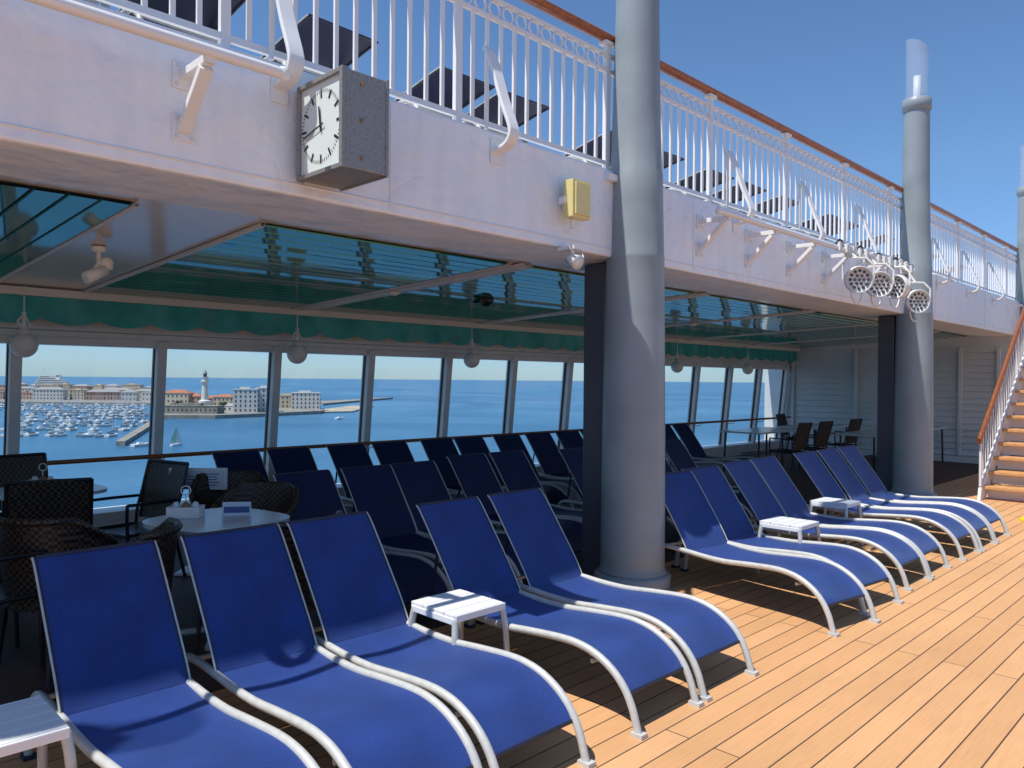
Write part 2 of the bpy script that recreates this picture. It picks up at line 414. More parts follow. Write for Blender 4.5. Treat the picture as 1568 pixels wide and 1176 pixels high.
# ------------------------------------------------------------------ upper railing
RY=3.87
root=bpy.data.objects.new("upper_deck_railing",None); sc.collection.objects.link(root)
m=MB(); x=-3.0; i=0
while x<19.3:
    if i%12==0:
        m.b(x-0.025,x+0.025,RY-0.02,RY+0.02,3.32,4.37,'wht'); m.b(x-0.06,x+0.06,RY-0.04,RY+0.04,4.35,4.375,'wht')
    else: m.b(x-0.013,x+0.013,RY-0.009,RY+0.009,3.40,4.13,'wht')
    x+=0.132; i+=1
m.b(-3,19.3,RY-0.014,RY+0.014,3.385,3.42,'wht'); m.b(-3,19.3,RY-0.015,RY+0.015,4.13,4.155,'wht'); m.b(-3,19.3,RY-0.015,RY+0.015,4.265,4.29,'wht')
m.obj("balusters",parent=root)
m=MB(); x=-3.0+0.066
while x<19.2:
    m.tube([(x+0.05*math.cos(a),RY,4.21+0.05*math.sin(a)) for a in [2*math.pi*j/14 for j in range(14)]],0.009,'wht',6,closed=True)
    x+=0.132
m.obj("ring_frieze",parent=root)
m=MB(); m.tube([(-3,RY,4.41),(19.4,RY,4.41)],0.05,'wood',12,flat=(0.65,1.15)); m.obj("wood_handrail",parent=root)

# bent flat-bar stays
m=MB()
pr=smooth([(RY-0.03,3.90,0),(RY-0.06,3.86,0),(RY-0.12,3.72,0),(RY-0.20,3.5,0),(RY-0.27,3.34,0),(RY-0.285,3.27,0),(RY-0.25,3.215,0),(RY-0.18,3.19,0),(RY-0.108,3.185,0)],4)
m.tube([(0,p.x,p.y) for p in pr],0.036,'wht',4,flat=(1.75,0.5))
m.b(-0.05,0.05,BY-0.012,BY-0.001,3.10,3.27,'wht')
m.tube([(0,RY-0.02,3.90),(0,RY-0.02,3.36)],0.016,'wht',6)
stay=m.mesh("railing_stay")
for x in (0.42,2.0,3.58,6.8,8.4,10.0,13.0,14.6,16.2): inst(stay,"railing_stay",(x,0,0),bevel=0.006)

# tube rails on triangular brackets
def tube_rail(x0,x1,br):
    m=MB(); pts=[(x0,3.45,3.13),(x1,3.45,3.13)]
    m.tube(pts,0.028,'wht',12)
    for e in (x0,x1): m.lathe((e,3.45,3.13),[(0.0,-0.035),(0.02,-0.033),(0.035,0),(0.02,0.033),(0,0.035)],'wht',12)
    for x in br:
        m.tube([(x,BY,3.10),(x,3.45,3.10)],0.032,'wht',4,flat=(1.1,0.9))
        m.tube([(x,BY-0.01,2.84),(x,3.50,3.07)],0.044,'wht',4,flat=(1.0,0.6))
        for z in (3.10,2.85):
            m.box((x,BY-0.006,z),(0.11,0.010,0.13),'wht')
            for a in (-0.035,0.035):
                for b_ in (-0.045,0.045): m.lathe((x+a,BY-0.012,z+b_),[(0.009,0),(0.009,0.008),(0,0.008)],'lampb',6,M_=Matrix.Rotation(math.radians(90),3,'X'))
    m.obj("tube_rail",bevel=0.004)
tube_rail(-2.5,1.86,(-1.3,0.15,1.50))
tube_rail(5.96,10.9,(6.15,7.05,7.95,8.85,9.9))

# ------------------------------------------------------------------ clock
root=bpy.data.objects.new("deck_clock",None); sc.collection.objects.link(root)
cx0,cx1=2.11,2.36; cy0,cy1=3.285,3.715; z0,z1=2.70,3.19
m=MB(); m.b(cx0,cx1,cy0,cy1,z0,z1,'clockm'); m.obj("case",parent=root,bevel=0.006)
m=MB()
for xx in (cx0-0.004,cx1-0.014): m.b(xx,xx+0.018,cy0-0.006,cy1+0.006,z0-0.006,z1+0.006,'clockm')
m.b(cx0-0.03,cx0-0.003,cy0-0.005,cy0+0.022,z0-0.005,z1+0.005,'clockm'); m.b(cx0-0.03,cx0-0.003,cy1-0.02,cy1+0.005,z0-0.005,z1+0.005,'clockm')
m.b(cx0-0.03,cx0-0.003,cy0+0.022,cy1-0.02,z0-0.005,z0+0.02,'clockm'); m.b(cx0-0.03,cx0-0.003,cy0+0.022,cy1-0.02,z1-0.02,z1+0.005,'clockm')
m.b(2.19,2.29,cy1,BY,2.86,3.05,'clockm')
m.b(2.18,2.30,BY-0.02,BY-0.002,2.80,3.1,'rust')
for z in (2.76,2.95,3.13): m.box((2.20,cy0-0.008,z),(0.012,0.01,0.02),'rust')
m.obj("rims",parent=root,bevel=0.003)
m=MB(); m.b(cx0-0.012,cx0-0.0045,cy0+0.022,cy1-0.02,z0+0.02,z1-0.02,'clockf'); m.obj("dial",parent=root)
m=MB(); cyc,czc=(cy0+cy1)/2,(z0+z1)/2; X=cx0-0.0145
def ray(ang,r0,r1,w):  # ang clockwise from 12, viewer looks along +X so right is -Y
    d=Vector((0,-math.sin(ang),math.cos(ang))); p=Vector((0,d.z,-d.y))
    c=Vector((X,cyc,czc)); return [c+d*r0-p*w/2,c+d*r0+p*w/2,c+d*r1+p*w/2,c+d*r1-p*w/2]
for h in range(60):
    a=h*math.pi/30
    m.add(ray(a,0.145 if h%5==0 else 0.172,0.19,0.013 if h%5==0 else 0.004),[(0,1,2,3)],'black')
X-=0.004; m.add(ray(math.radians((11+43/60)*30),-0.03,0.105,0.014),[(0,1,2,3)],'black')
X-=0.004; m.add(ray(math.radians(43*6),-0.035,0.165,0.010),[(0,1,2,3)],'black')
m.obj("ticks_and_hands",parent=root)

# yellow box light + small floodlight
m=MB(); m.b(4.20,4.40,3.60,3.69,2.83,3.10,'yellow'); m.b(4.22,4.38,3.585,3.60,2.85,3.08,'yellow'); m.b(4.26,4.34,3.69,BY,2.9,3.0,'wht')
m.b(4.18,4.22,3.66,3.72,2.93,2.98,'wht'); m.tube([(4.27,3.66,2.83),(4.27,3.66,2.78),(4.29,3.73,2.74)],0.008,'wht',6)
m.lathe((4.27,3.66,2.76),[(0.016,0),(0.016,0.06)],'wht',8)
m.obj("junction_box_light",bevel=0.012)
m=MB(); m.b(4.22,4.30,3.60,BY,2.60,2.625,'wht'); m.tube([(4.25,3.64,2.6),(4.25,3.64,2.55)],0.012,'lampb',6)
Rm=Matrix.Rotation(math.radians(115),3,'X')
m.lathe((4.25,3.63,2.52),[(0,-0.05),(0.035,-0.05),(0.045,0),(0.055,0.05),(0.0,0.052)],'lampb',14,M_=Rm)
m.tube([(4.18,3.62,2.62),(4.20,3.58,2.54),(4.30,3.58,2.54),(4.32,3.62,2.60)],0.006,'lampb',6)
m.obj("small_floodlight")

# ------------------------------------------------------------------ LED stage lights
def par(x,y,z,yaw,pitch):
    m=MB()
    d=Vector((-math.cos(yaw)*math.cos(pitch),-math.sin(yaw)*math.cos(pitch),-math.sin(pitch)))
    Q=d.to_track_quat('Z','Y').to_matrix(); c=Vector((x,y,z))
    m.lathe(c,[(0,-0.16),(0.07,-0.16),(0.11,-0.13),(0.145,-0.04),(0.15,0.0),(0.15,0.045),(0.14,0.05),(0.135,0.03),(0.0,0.03)],'lampb',24,M_=Q)
    for R_,n in ((0,1),(0.048,6),(0.096,12)):
        for j in range(n):
            a=2*math.pi*j/n; o=c+Q@Vector((R_*math.cos(a),R_*math.sin(a),0.032))
            m.lathe(o,[(0.018,0),(0.016,0.006),(0.0,0.009)],'lens',10,M_=Q)
    sd=Q@Vector((1,0,0))
    if abs(sd.z)>0.5: sd=Q@Vector((0,1,0))
    sd.z=0; sd.normalize()
    a=c+sd*0.165;b_=c-sd*0.165; t=Vector((x,y+0.02,z+0.24))
    m.tube([a,a+Vector((0,0,0.16)),t+sd*0.1,t,t-sd*0.1,b_+Vector((0,0,0.16)),b_],0.014,'lampb',6)
    m.tube([t,(x,3.45,3.13)],0.016,'lampb',6); m.box((x,3.45,3.12),(0.07,0.09,0.1),'lampb')
    m.tube(smooth([c+Vector((0.0,0.1,-0.02)),c+Vector((0.1,0.1,-0.2)),c+Vector((0.3,0.1,-0.22)),c+Vector((0.4,0.08,0.0))],4),0.009,'lampb',6)
    m.obj("stage_light")
par(8.75,3.33,2.80,math.radians(40),0.15)
par(9.35,3.33,2.80,math.radians(38),0.1)
par(10.05,3.36,2.84,math.radians(-15),0.1)
par(10.6,3.30,2.70,math.radians(45),0.1)
m=MB()
for i in range(13):
    x=8.4+0.19*i; m.tube(smooth([(x,3.45,3.16),(x+0.06,3.42,3.18+random.uniform(0,0.04)),(x+0.13,3.42,3.18),(x+0.2,3.45,3.12)],3),0.011,'black' if i%3==0 else 'lampb',6)
    m.box((x+0.05,3.43,3.14),(0.06,0.06,0.09),'lampb')
m.obj("cable_loom")

# ------------------------------------------------------------------ loungers
def lounger(fab,name,flatback=False):
    m=MB(); W=0.54
    rail=[(0,0.012,0.0),(0,0.03,0.06),(0,0.055,0.13),(0,0.10,0.205),(0,0.17,0.27),(0,0.27,0.32),(0,0.38,0.343),(0,0.5,0.345),(0,0.7,0.33),(0,0.9,0.312),(0,1.1,0.312),(0,1.26,0.32),(0,1.5,0.325),(0,1.62,0.30),(0,1.69,0.2),(0,1.73,0.0)]
    R_=smooth(rail,3)
    for x in (0.02,W-0.02):
        m.tube([(x,p.y,p.z) for p in R_],0.0195,'alu',8,flat=(0.95,1.0))
        m.b(x-0.024,x+0.024,-0.02,0.045,0.0,0.02,'alu'); m.b(x-0.024,x+0.024,1.70,1.76,0.0,0.02,'dframe')
    seat=smooth([(0,0.085,0.178),(0,0.12,0.225),(0,0.18,0.272),(0,0.27,0.318),(0,0.38,0.343),(0,0.5,0.346),(0,0.7,0.328),(0,0.9,0.308),(0,1.1,0.308),(0,1.26,0.325)],4)
    def cross(P,tx,sag,k,x0=0.035,x1=W-0.035):
        rows=[]
        for i,p in enumerate(P):
            e=min(1,i/4,(len(P)-1-i)/4)
            rows.append([Vector((x0+(x1-x0)*t,p.y+tx[0]*sag*math.sin(math.pi*t)*e,p.z+tx[1]*sag*math.sin(math.pi*t)*e)) for t in [j/8 for j in range(9)]])
        m.sheet(rows,k)
        m.sheet([[v-Vector((0,tx[0]*-0.004,tx[1]*-0.004)) for v in r] for r in rows],k)
    cross(seat,(0,-1),0.016,fab)
    m.tube([(0.03,0.088,0.172),(W-0.03,0.088,0.172)],0.011,'dframe',6)
    if flatback: back=smooth([(0,1.255,0.325),(0,1.4,0.36),(0,1.6,0.40),(0,1.8,0.44),(0,1.93,0.46)],4)
    else: back=smooth([(0,1.262,0.326),(0,1.33,0.435),(0,1.44,0.585),(0,1.56,0.745),(0,1.64,0.845),(0,1.675,0.875)],4)
    cross(back,(0.8,-0.5),0.012,fab,0.024,W-0.024)
    for x in (0.026,W-0.026): m.tube([(x,p.y+0.006,p.z-0.003) for p in back],0.009,'dframe',8)
    for x in (0.017,W-0.017): m.tube([(x,p.y,p.z) for p in back],0.005,'alu',6)
    e=back[-1]; m.tube([(0.03,e.y,e.z),(W-0.03,e.y,e.z)],0.008,'dframe',8)
    if not flatback:
        for x in (0.05,W-0.05): m.tube([(x,1.50,0.64),(x,1.56,0.33)],0.010,'dframe',6)
    m.tube([(0.03,1.56,0.305),(W-0.03,1.56,0.305)],0.012,'alu',6); m.tube([(0.03,0.3,0.275),(W-0.03,0.3,0.275)],0.012,'alu',6)
    return m.mesh(name)
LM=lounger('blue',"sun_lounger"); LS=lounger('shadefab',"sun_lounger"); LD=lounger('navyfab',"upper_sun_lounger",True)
for x,y,a in ((0.87,2.08,.008),(1.47,2.09,-.01),(2.045,2.08,.0),(2.925,2.08,.006),(3.515,2.09,-.006),(5.02,2.04,-.16),(5.63,2.07,-.12),(6.56,2.08,-.01),(7.14,2.09,.005),(8.06,2.08,-.008),(8.66,2.07,.006),(9.26,2.09,-.004)):
    inst(LM,"sun_lounger",(x,y,0),a)
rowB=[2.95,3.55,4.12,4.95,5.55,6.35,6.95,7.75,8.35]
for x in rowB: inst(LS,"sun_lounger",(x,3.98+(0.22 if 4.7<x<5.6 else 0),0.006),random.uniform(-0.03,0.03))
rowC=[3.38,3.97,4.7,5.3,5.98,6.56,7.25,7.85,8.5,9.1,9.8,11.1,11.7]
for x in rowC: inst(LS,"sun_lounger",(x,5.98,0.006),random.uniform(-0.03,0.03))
# upper deck loungers, backrests lowered
for x in (0.15,0.75,1.40,2.25,3.36,3.98,5.25,5.9,6.85,7.5,8.3,9.6,10.2,11.5,13.0,13.7,15.3):
    inst(LD,"upper_sun_lounger",(x+0.54,6.0,3.322),math.pi+random.uniform(-0.04,0.04))

def side_table():
    m=MB(); a=0.175
    for i in range(4):
        y=-a+0.005+i*(2*a/4); m.b(-a,a,y,y+2*a/4-0.006,0.435,0.452,'wht')
    m.b(-a,a,-a-0.012,-a,0.415,0.452,'wht'); m.b(-a,a,a,a+0.012,0.415,0.452,'wht')
    for s_ in (-1,1):
        m.b(s_*a-0.008,s_*a+0.008,-a,a,0.40,0.434,'wht')
        for t in (-1,1): m.tube(smooth([(s_*(a-0.01),t*(a-0.01),0.43),(s_*(a+0.005),t*(a+0.008),0.3),(s_*(a+0.015),t*(a+0.02),0.0)],3),0.018,'alu',8)
    return m.mesh("side_table")
ST=side_table()
for x,y in ((0.62,3.10),(2.735,3.13),(6.41,3.0),(7.87,3.2)): inst(ST,"side_table",(x,y,0),bevel=0.004)

# ------------------------------------------------------------------ cafe furniture
def wicker_chair():
    m=MB(); rows=[];rows2=[]
    for i in range(9):
        z=0.30+i*0.065; row=[];r2=[]
        for j in range(21):
            a=math.radians(-115+230*j/20); fall=max(0,abs(math.degrees(a))-45)/70
            zz=min(z,0.83-0.22*min(1,fall)**0.8); R_=0.27+0.05*(zz-0.3)/0.5
            row.append(Vector((R_*math.sin(a),R_*math.cos(a)*1.0,zz))); r2.append(Vector(((R_-0.03)*math.sin(a),(R_-0.03)*math.cos(a),zz)))
        rows.append(row); rows2.append(r2)
    m.sheet(rows,'wick'); m.sheet(rows2,'wick'); m.tube(rows[-1],0.022,'wick',8)
    m.lathe((0,0,0),[(0,0.44),(0.24,0.44),(0.265,0.42),(0.27,0.32),(0.25,0.30),(0,0.30)],'wick',20)
    for x,y in ((-.2,-.2),(.2,-.2),(-.19,.2),(.19,.2)): m.tube([(x,y,0.31),(x*1.12,y*1.12,0)],[0.022,0.016],'black',8)
    return m.mesh("wicker_tub_chair")
def sling_chair():
    m=MB()
    for x in (-0.25,0.25):
        m.tube(smooth([(x,-0.24,0),(x,-0.23,0.3),(x,-0.24,0.62),(x,-0.18,0.65),(x,0.2,0.64)],3),0.013,'black',8)
        m.tube(smooth([(x,0.28,0),(x,0.18,0.42),(x,0.24,0.7),(x,0.30,0.93)],4),0.013,'black',8)
        m.tube([(x,-0.23,0.42),(x,0.2,0.41)],0.012,'black',8)
    m.sheet([[Vector((x,y,z-0.02*(1-(x/0.25)**2))) for x in (-.25,-.12,0,.12,.25)] for y,z in ((-.24,.425),(-.1,.41),(.1,.405),(.2,.42))],'wick')
    m.sheet([[Vector((x,y+0.02*(1-(x/0.25)**2),z)) for x in (-.25,-.12,0,.12,.25)] for y,z in ((.20,.46),(.24,.7),(.27,.82),(.30,.93))],'wick')
    m.tube([(-.25,.30,.93),(.25,.30,.93)],0.013,'black',8); m.tube([(-.25,-.23,.41),(.25,-.23,.41)],0.012,'black',8)
    return m.mesh("sling_armchair")
def cafe_table(w=0.38):
    m=MB(); n=40; pts=[]
    for j in range(n):
        a=2*math.pi*j/n; c,s_=math.cos(a),math.sin(a); p=0.55
        pts.append((w*math.copysign(abs(c)**p,c),w*math.copysign(abs(s_)**p,s_)))
    vs=[(x,y,z) for z in (0.715,0.742) for x,y in pts]
    m.add(vs,[(j,(j+1)%n,n+(j+1)%n,n+j) for j in range(n)]+[tuple(range(n,2*n)),tuple(range(n))[::-1]],'tabletop')
    m.tube([(0,0,0.03),(0,0,0.715)],0.03,'alu',12)
    for a in (0.78,2.35): 
        c,s_=math.cos(a)*0.3,math.sin(a)*0.3; m.tube([(-c,-s_,0.015),(0,0,0.04),(c,s_,0.015)],0.02,'alu',8)
    return m.mesh("cafe_table")
WC,SC_,CT=wicker_chair(),sling_chair(),cafe_table()
inst(CT,"cafe_table",(2.15,4.80,0.006),0.2); inst(CT,"cafe_table",(1.72,6.95,0.006),0.1)
inst(CT,"cafe_table",(0.2,5.6,0.006))
for x,y,a in ((1.42,4.45,-2.2),(1.35,5.2,2.3),(2.85,6.1,-0.3),(2.65,5.35,-1.0),(2.3,4.22,-2.9)): inst(WC,"wicker_tub_chair",(x,y,0.006),a)
for x,y,a in ((0.95,5.15,1.6),(1.75,7.72,0.1),(2.25,6.55,-1.3),(1.05,6.7,1.7),(1.55,6.2,2.9)): inst(SC_,"sling_armchair",(x,y,0.006),a)
def condiment(x,y):
    m=MB(); z=0.748
    m.b(-.10,.10,-.06,.06,z,z+0.012,'lampb')
    for a,b_,c,d in ((-.10,.10,-.062,-.056),(-.10,.10,.056,.062),(-.102,-.096,-.06,.06),(.096,.102,-.06,.06)): m.b(a,b_,c,d,z,z+0.07,'lampb')
    for px in (-.06,0,.06): m.lathe((px,0,z+0.012),[(0.022,0),(0.022,0.07),(0.012,0.085),(0,0.087)],'paper' if px else 'rust',10)
    m.tube([(0.0,0.0,z+0.08),(0,0,z+0.15)],0.004,'lampb',6)
    m.tube([(0.03*math.cos(a),0,z+0.17+0.03*math.sin(a)) for a in [2*math.pi*j/12 for j in range(12)]],0.004,'lampb',5,closed=True)
    m.obj("condiment_caddy",(x,y,0.003),-0.7)
condiment(2.02,4.98); condiment(1.70,7.0)
m=MB()
m.b(-.24,.24,-.012,.012,0.70,0.88,'wht'); m.b(-.215,.215,-.016,-.0125,0.72,0.86,'paper')
for i in range(5):
    for a,b_ in ((-.2,-.02),(.02,.2)): m.b(a,b_-random.uniform(0,.05),-.0185,-.0165,0.735+i*0.023,0.743+i*0.023,'ink')
m.tube([(0,0.02,0.70),(0,0.02,0.02)],0.015,'wht',8); m.b(-.15,.15,-.12,.15,0.0,0.02,'wht')
m.obj("menu_stand",(2.72,6.45,0.006),-0.75,bevel=0.003)
# small leaflet holder on the near table
m=MB(); m.b(-.09,.09,-.003,.003,0.748,0.83,'paper'); m.b(-.08,.08,-.005,-.0035,0.76,0.80,'ink'); m.obj("table_card",(2.3,4.85,0.003),-0.6)

# long dining tables at far end
m=MB(); m.b(-.9,.9,-.4,.4,.72,.75,'tabletop')
for x in (-.8,.8):
    for y in (-.33,.33): m.tube([(x,y,.72),(x*1.03,y*1.03,0)],0.018,'black',8)
m.tube([(-.8,0,.35),(.8,0,.35)],0.012,'black',6); DT=m.mesh("dining_table")
for x,y in ((13.6,6.9),(15.9,6.9),(14.6,5.2),(16.8,5.3)): inst(DT,"dining_table",(x,y,0.006),0)
for x,y,a in ((13.2,6.2,3.14),(14.1,6.2,3.1),(15.5,6.2,3.1),(16.4,7.6,0.1)): inst(SC_,"sling_armchair",(x,y,0.006),a)

# globe pendants
m=MB(); n=20
m.lathe((0,0,0),[(0.115*math.sin(math.pi*i/12),-0.115*math.cos(math.pi*i/12)) for i in range(13)],'globe',n)
m.lathe((0,0,0),[(0.118,-0.004),(0.121,0),(0.118,0.004)],'frame',n)
m.lathe((0,0,0.10),[(0.05,0),(0.05,0.05),(0.02,0.06)],'frame',14)
m.tube(smooth([(0.0,0,0.16),(-0.05,0,0.21),(0.0,0,0.27),(0.03,0,0.22),(0.06,0,0.17)],4),0.012,'frame',6)
m.tube([(0,0,0.15),(0,0,0.30)],0.02,'frame',8); m.tube([(0,0,0.28),(0,0,0.54)],0.007,'frame',8)
GP=m.mesh("globe_lamp")
for x in (1.81,4.56,7.29,10.0,12.52,15.25): inst(GP,"globe_lamp",(x,8.1,1.93))

# CCTV + dome
m=MB(); m.lathe((0,0,0),[(0.05,0),(0.05,-0.03),(0.02,-0.04)],'wht',14); m.tube([(0,0,-0.03),(0,0,-0.12),(-0.03,-0.03,-0.16)],0.016,'wht',8)
Q=Vector((-0.8,-0.2,-0.45)).normalized().to_track_quat('Z','Y').to_matrix()
m.lathe((-0.03,-0.03,-0.2),[(0,-0.08),(0.04,-0.08),(0.045,0.08),(0.03,0.085),(0,0.08)],'wht',14,M_=Q)
m.lathe((0.05,0.0,-0.12),[(0,-0.05),(0.045,-0.03),(0.05,0.02),(0.03,0.05),(0,0.05)],'wht',14)
m.obj("security_camera",(1.80,6.0,cz(6.0)+0.015))
m=MB(); m.lathe((0,0,0),[(0.09,0),(0.09,-0.02),(0.07,-0.05),(0.04,-0.075),(0,-0.085)],'black',18); m.b(-.13,-.05,-.05,.05,-.05,-.002,'black')
m.obj("dome_camera",(5.87,6.3,cz(6.3)-0.002))
m=MB(); m.lathe((0,0,0),[(0.06,0),(0.06,-0.015),(0.03,-0.03),(0,-0.03)],'wht',14); SM=m.mesh("smoke_detector")
for x,y in ((4.685,6.4),(7.575,5.6),(10.3,6.4)): inst(SM,"smoke_detector",(x,y,cz(y)-0.013))

# ------------------------------------------------------------------ stairs
root=bpy.data.objects.new("deck_staircase",None); sc.collection.objects.link(root)
sx,syL,syR=12.55,3.02,2.0; N=17; rise,run=0.195,0.25
m=MB()
for i in range(N):
    m.b(sx+i*run,sx+i*run+0.28,syR+0.03,syL-0.03,(i+1)*rise-0.045,(i+1)*rise,'tread')
m.obj("treads",parent=root,bevel=0.006)
m=MB()
for i in range(N): m.b(sx+i*run+0.2,sx+i*run+0.215,syR+0.03,syL-0.03,i*rise+0.005,(i+1)*rise-0.05,'wht')
m.obj("risers",parent=root)
m=MB()
sl=rise/run
for y in (syL,syR):
    L=N*run; a=[(sx-0.15,0.0),(sx+0.12,0.0),(sx+L+0.1,N*rise-0.12),(sx+L+0.1,N*rise+0.12),(sx-0.1,0.16)]
    vs=[(p,y-0.02,q) for p,q in a]+[(p,y+0.02,q) for p,q in a]
    m.add(vs,[(0,1,2,3,4),(9,8,7,6,5)]+[(j,(j+1)%5,5+(j+1)%5,5+j) for j in range(5)],'wht')
    k=0; x=sx-0.08
    while x<sx+L:
        z=(x-sx)*sl+0.12; h=0.80
        r_=0.02 if k%8==0 else 0.009
        m.tube([(x,y,z),(x,y,z+h)],r_,'wht',6); x+=0.13; k+=1
    m.tube([(sx-0.1,y,0.2),(sx+L,y,L*sl+0.2)],0.014,'wht',6)
    m.tube([(sx-0.1,y,0.80),(sx+L,y,L*sl+0.82)],0.012,'wht',6)
m.obj("stringers_and_balusters",parent=root)
m=MB()
for y in (syL,syR): m.tube([(sx-0.16,y,0.84),(sx+N*run,y,N*run*sl+0.95)],0.05,'wood',12,flat=(1.1,0.65))
m.obj("stair_handrail",parent=root)

m=MB(); m.b(-.15,.15,-.12,.12,0,.02,'yel'); m.add([(-.13,-.1,.02),(.13,-.1,.02),(.1,-.01,.16),(-.1,-.01,.16),(-.13,.1,.02),(.13,.1,.02)],[(0,1,2,3),(5,4,3,2),(0,3,4),(1,5,2)],'yel')
m.obj("wet_floor_sign",(10.95,2.08,0.0),0.5)

# ------------------------------------------------------------------ sea, harbour
m=MB(); S=70000; m.add([(-S,-S,0),(S,-S,0),(S,S,0),(-S,S,0)],[(0,1,2,3)],'sea'); m.obj("sea",(0,0,-30))
def W(px,d):
    r=(px-784)/1178*d; return ((d+r)/R2,(d-r)/R2)
YAW=-math.pi/4
def slab(name,poly,z0,z1,k):
    pts=[W(*p) for p in poly]; n=len(pts)
    vs=[(x,y,z) for z in (z0,z1) for x,y in pts]; m=MB()
    m.add(vs,[(j,(j+1)%n,n+(j+1)%n,n+j) for j in range(n)]+[tuple(range(n,2*n))],k); m.obj(name)
slab("harbour_pier",[(246,585),(330,590),(400,625),(495,690),(497,740),(400,760),(240,740)],-30,-27.2,'stone')
slab("harbour_beach",[(497,700),(540,720),(572,860),(540,870),(495,760)],-30,-28.6,'sand')
slab("harbour_breakwater",[(495,900),(598,1210),(602,1240),(490,1000)],-30,-27.6,'stone')
slab("city_quay",[(-60,860),(242,850),(246,1000),(250,1900),(-300,1900)],-30,-27.2,'stone')
slab("marina_mole",[(178,352),(192,352),(240,505),(246,600),(240,600),(228,510)],-30,-27.9,'stone')
def building(px,d,w,h,dep,wall,roof,name="harbour_building",base=-27.2,rot=0,hip=True,floors=None):
    m=MB(); m.b(-w/2,w/2,0,dep,0,h,wall)
    fl=floors or max(1,int(h/3.6)); nx=max(2,int(w/3.6))
    for f in range(fl):
        for i in range(nx):
            x=-w/2+(i+0.5)*w/nx; z=(f+0.5)*h/fl
            m.b(x-0.6,x+0.6,-0.12,0.0,z-0.9,z+0.9,'win')
        for i in range(max(2,int(dep/4))):
            y=(i+0.5)*dep/max(2,int(dep/4)); z=(f+0.5)*h/fl
            m.b(-w/2-0.12,-w/2,y-0.6,y+0.6,z-0.9,z+0.9,'win'); m.b(w/2,w/2+0.12,y-0.6,y+0.6,z-0.9,z+0.9,'win')
    m.b(-w/2-0.3,w/2+0.3,-0.3,dep+0.3,h,h+0.4,wall)
    if hip:
        rh=min(w,dep)*0.22; e=min(w,dep)*0.45
        m.add([(-w/2-.5,-.5,h+.4),(w/2+.5,-.5,h+.4),(w/2+.5,dep+.5,h+.4),(-w/2-.5,dep+.5,h+.4),(-w/2+e,dep/2,h+.4+rh),(w/2-e,dep/2,h+.4+rh)],[(0,1,5,4),(1,2,5),(2,3,4,5),(3,0,4)],roof)
    else:
        m.b(-w/4,w/6,dep*.3,dep*.7,h+.4,h+2.2,wall)
    x,y=W(px,d); m.obj(name,(x,y,base),YAW+rot)
# pier buildings
building(376,640,19,19,14,'w1','roofg',"white_customs_building",rot=0.25,hip=False,floors=5)
building(404,655,13,20,16,'w1','roofg',"white_customs_building",rot=0.25,hip=False,floors=5)
building(468,720,26,15,14,'w1','roofg',"white_customs_building",rot=0.2,hip=False,floors=4)
building(440,740,20,12,14,'w2','roofg',rot=0.2,hip=False)
building(290,610,44,6,16,'stone','roofg',"stone_fort",hip=False,floors=1)
building(268,700,24,14,14,'w2','roof'); building(296,705,14,11,14,'w3','roof'); building(342,690,18,11,12,'w2','roof'); building(352,650,12,5,8,'w1','roofg',hip=False)
building(330,720,30,9,12,'w2','roof')
# lighthouse
m=MB(); m.lathe((0,0,0),[(6,0),(6,3),(5.2,3.3),(5.2,9),(4.2,9.3),(3.0,10),(2.3,22),(2.2,24),(3.6,25),(3.6,26),(2.3,26.1),(2.3,28.5),(3.0,29),(3.0,29.4)],'w1',16,smooth=False)
m.lathe((0,0,29.4),[(1.5,0),(1.5,2.6)],'win',12); m.lathe((0,0,32),[(1.9,0),(1.6,1),(0.5,2.4),(0,4)],'roofg',12)
x,y=W(314,650); m.obj("lighthouse",(x,y,-27.2))
# city rows
rnd=random.Random(3)
for d0 in (930,1060,1250):
    px=-40+rnd.uniform(0,20)
    while px<238:
        w=rnd.uniform(16,44); h=rnd.uniform(7,13)+(d0-930)*0.012
        building(px+w*0.5*1178/d0,d0+rnd.uniform(-30,30),w,h,14,rnd.choice(['w1','w1','w2','w1','w3']),rnd.choice(['roof','roofg','roofg']),rot=rnd.uniform(-.3,.3),hip=rnd.random()<.55)
        px+=(w+rnd.uniform(0,10))*1178/d0
# white ship in port
m=MB()
m.add([(-34,0,0),(-38,0,9),(-36,0,9),(34,0,9),(32,0,0),(-34,12,0),(-38,12,9),(-36,12,9),(34,12,9),(32,12,0)],[(0,4,3,2,1),(5,6,7,8,9),(1,2,7,6),(2,3,8,7),(3,4,9,8),(0,1,6,5)],'boat')
z=9
for i,(a,b_) in enumerate(((-30,30),(-27,28),(-24,26),(-22,20),(-20,8),(-18,0))):
    m.b(a,b_,1,11,z,z+3,'boat'); m.b(a+1,b_-1,0.8,1,z+1,z+2,'win'); z+=3
m.b(8,15,3,9,21,29,'boat'); m.b(9,14,2.8,9.2,26,28,'boatb'); m.tube([(-14,6,27),(-14,6,40)],0.4,'boat',6)
x,y=W(76,1300); m.obj("moored_white_ship",(x,y,-25),YAW)
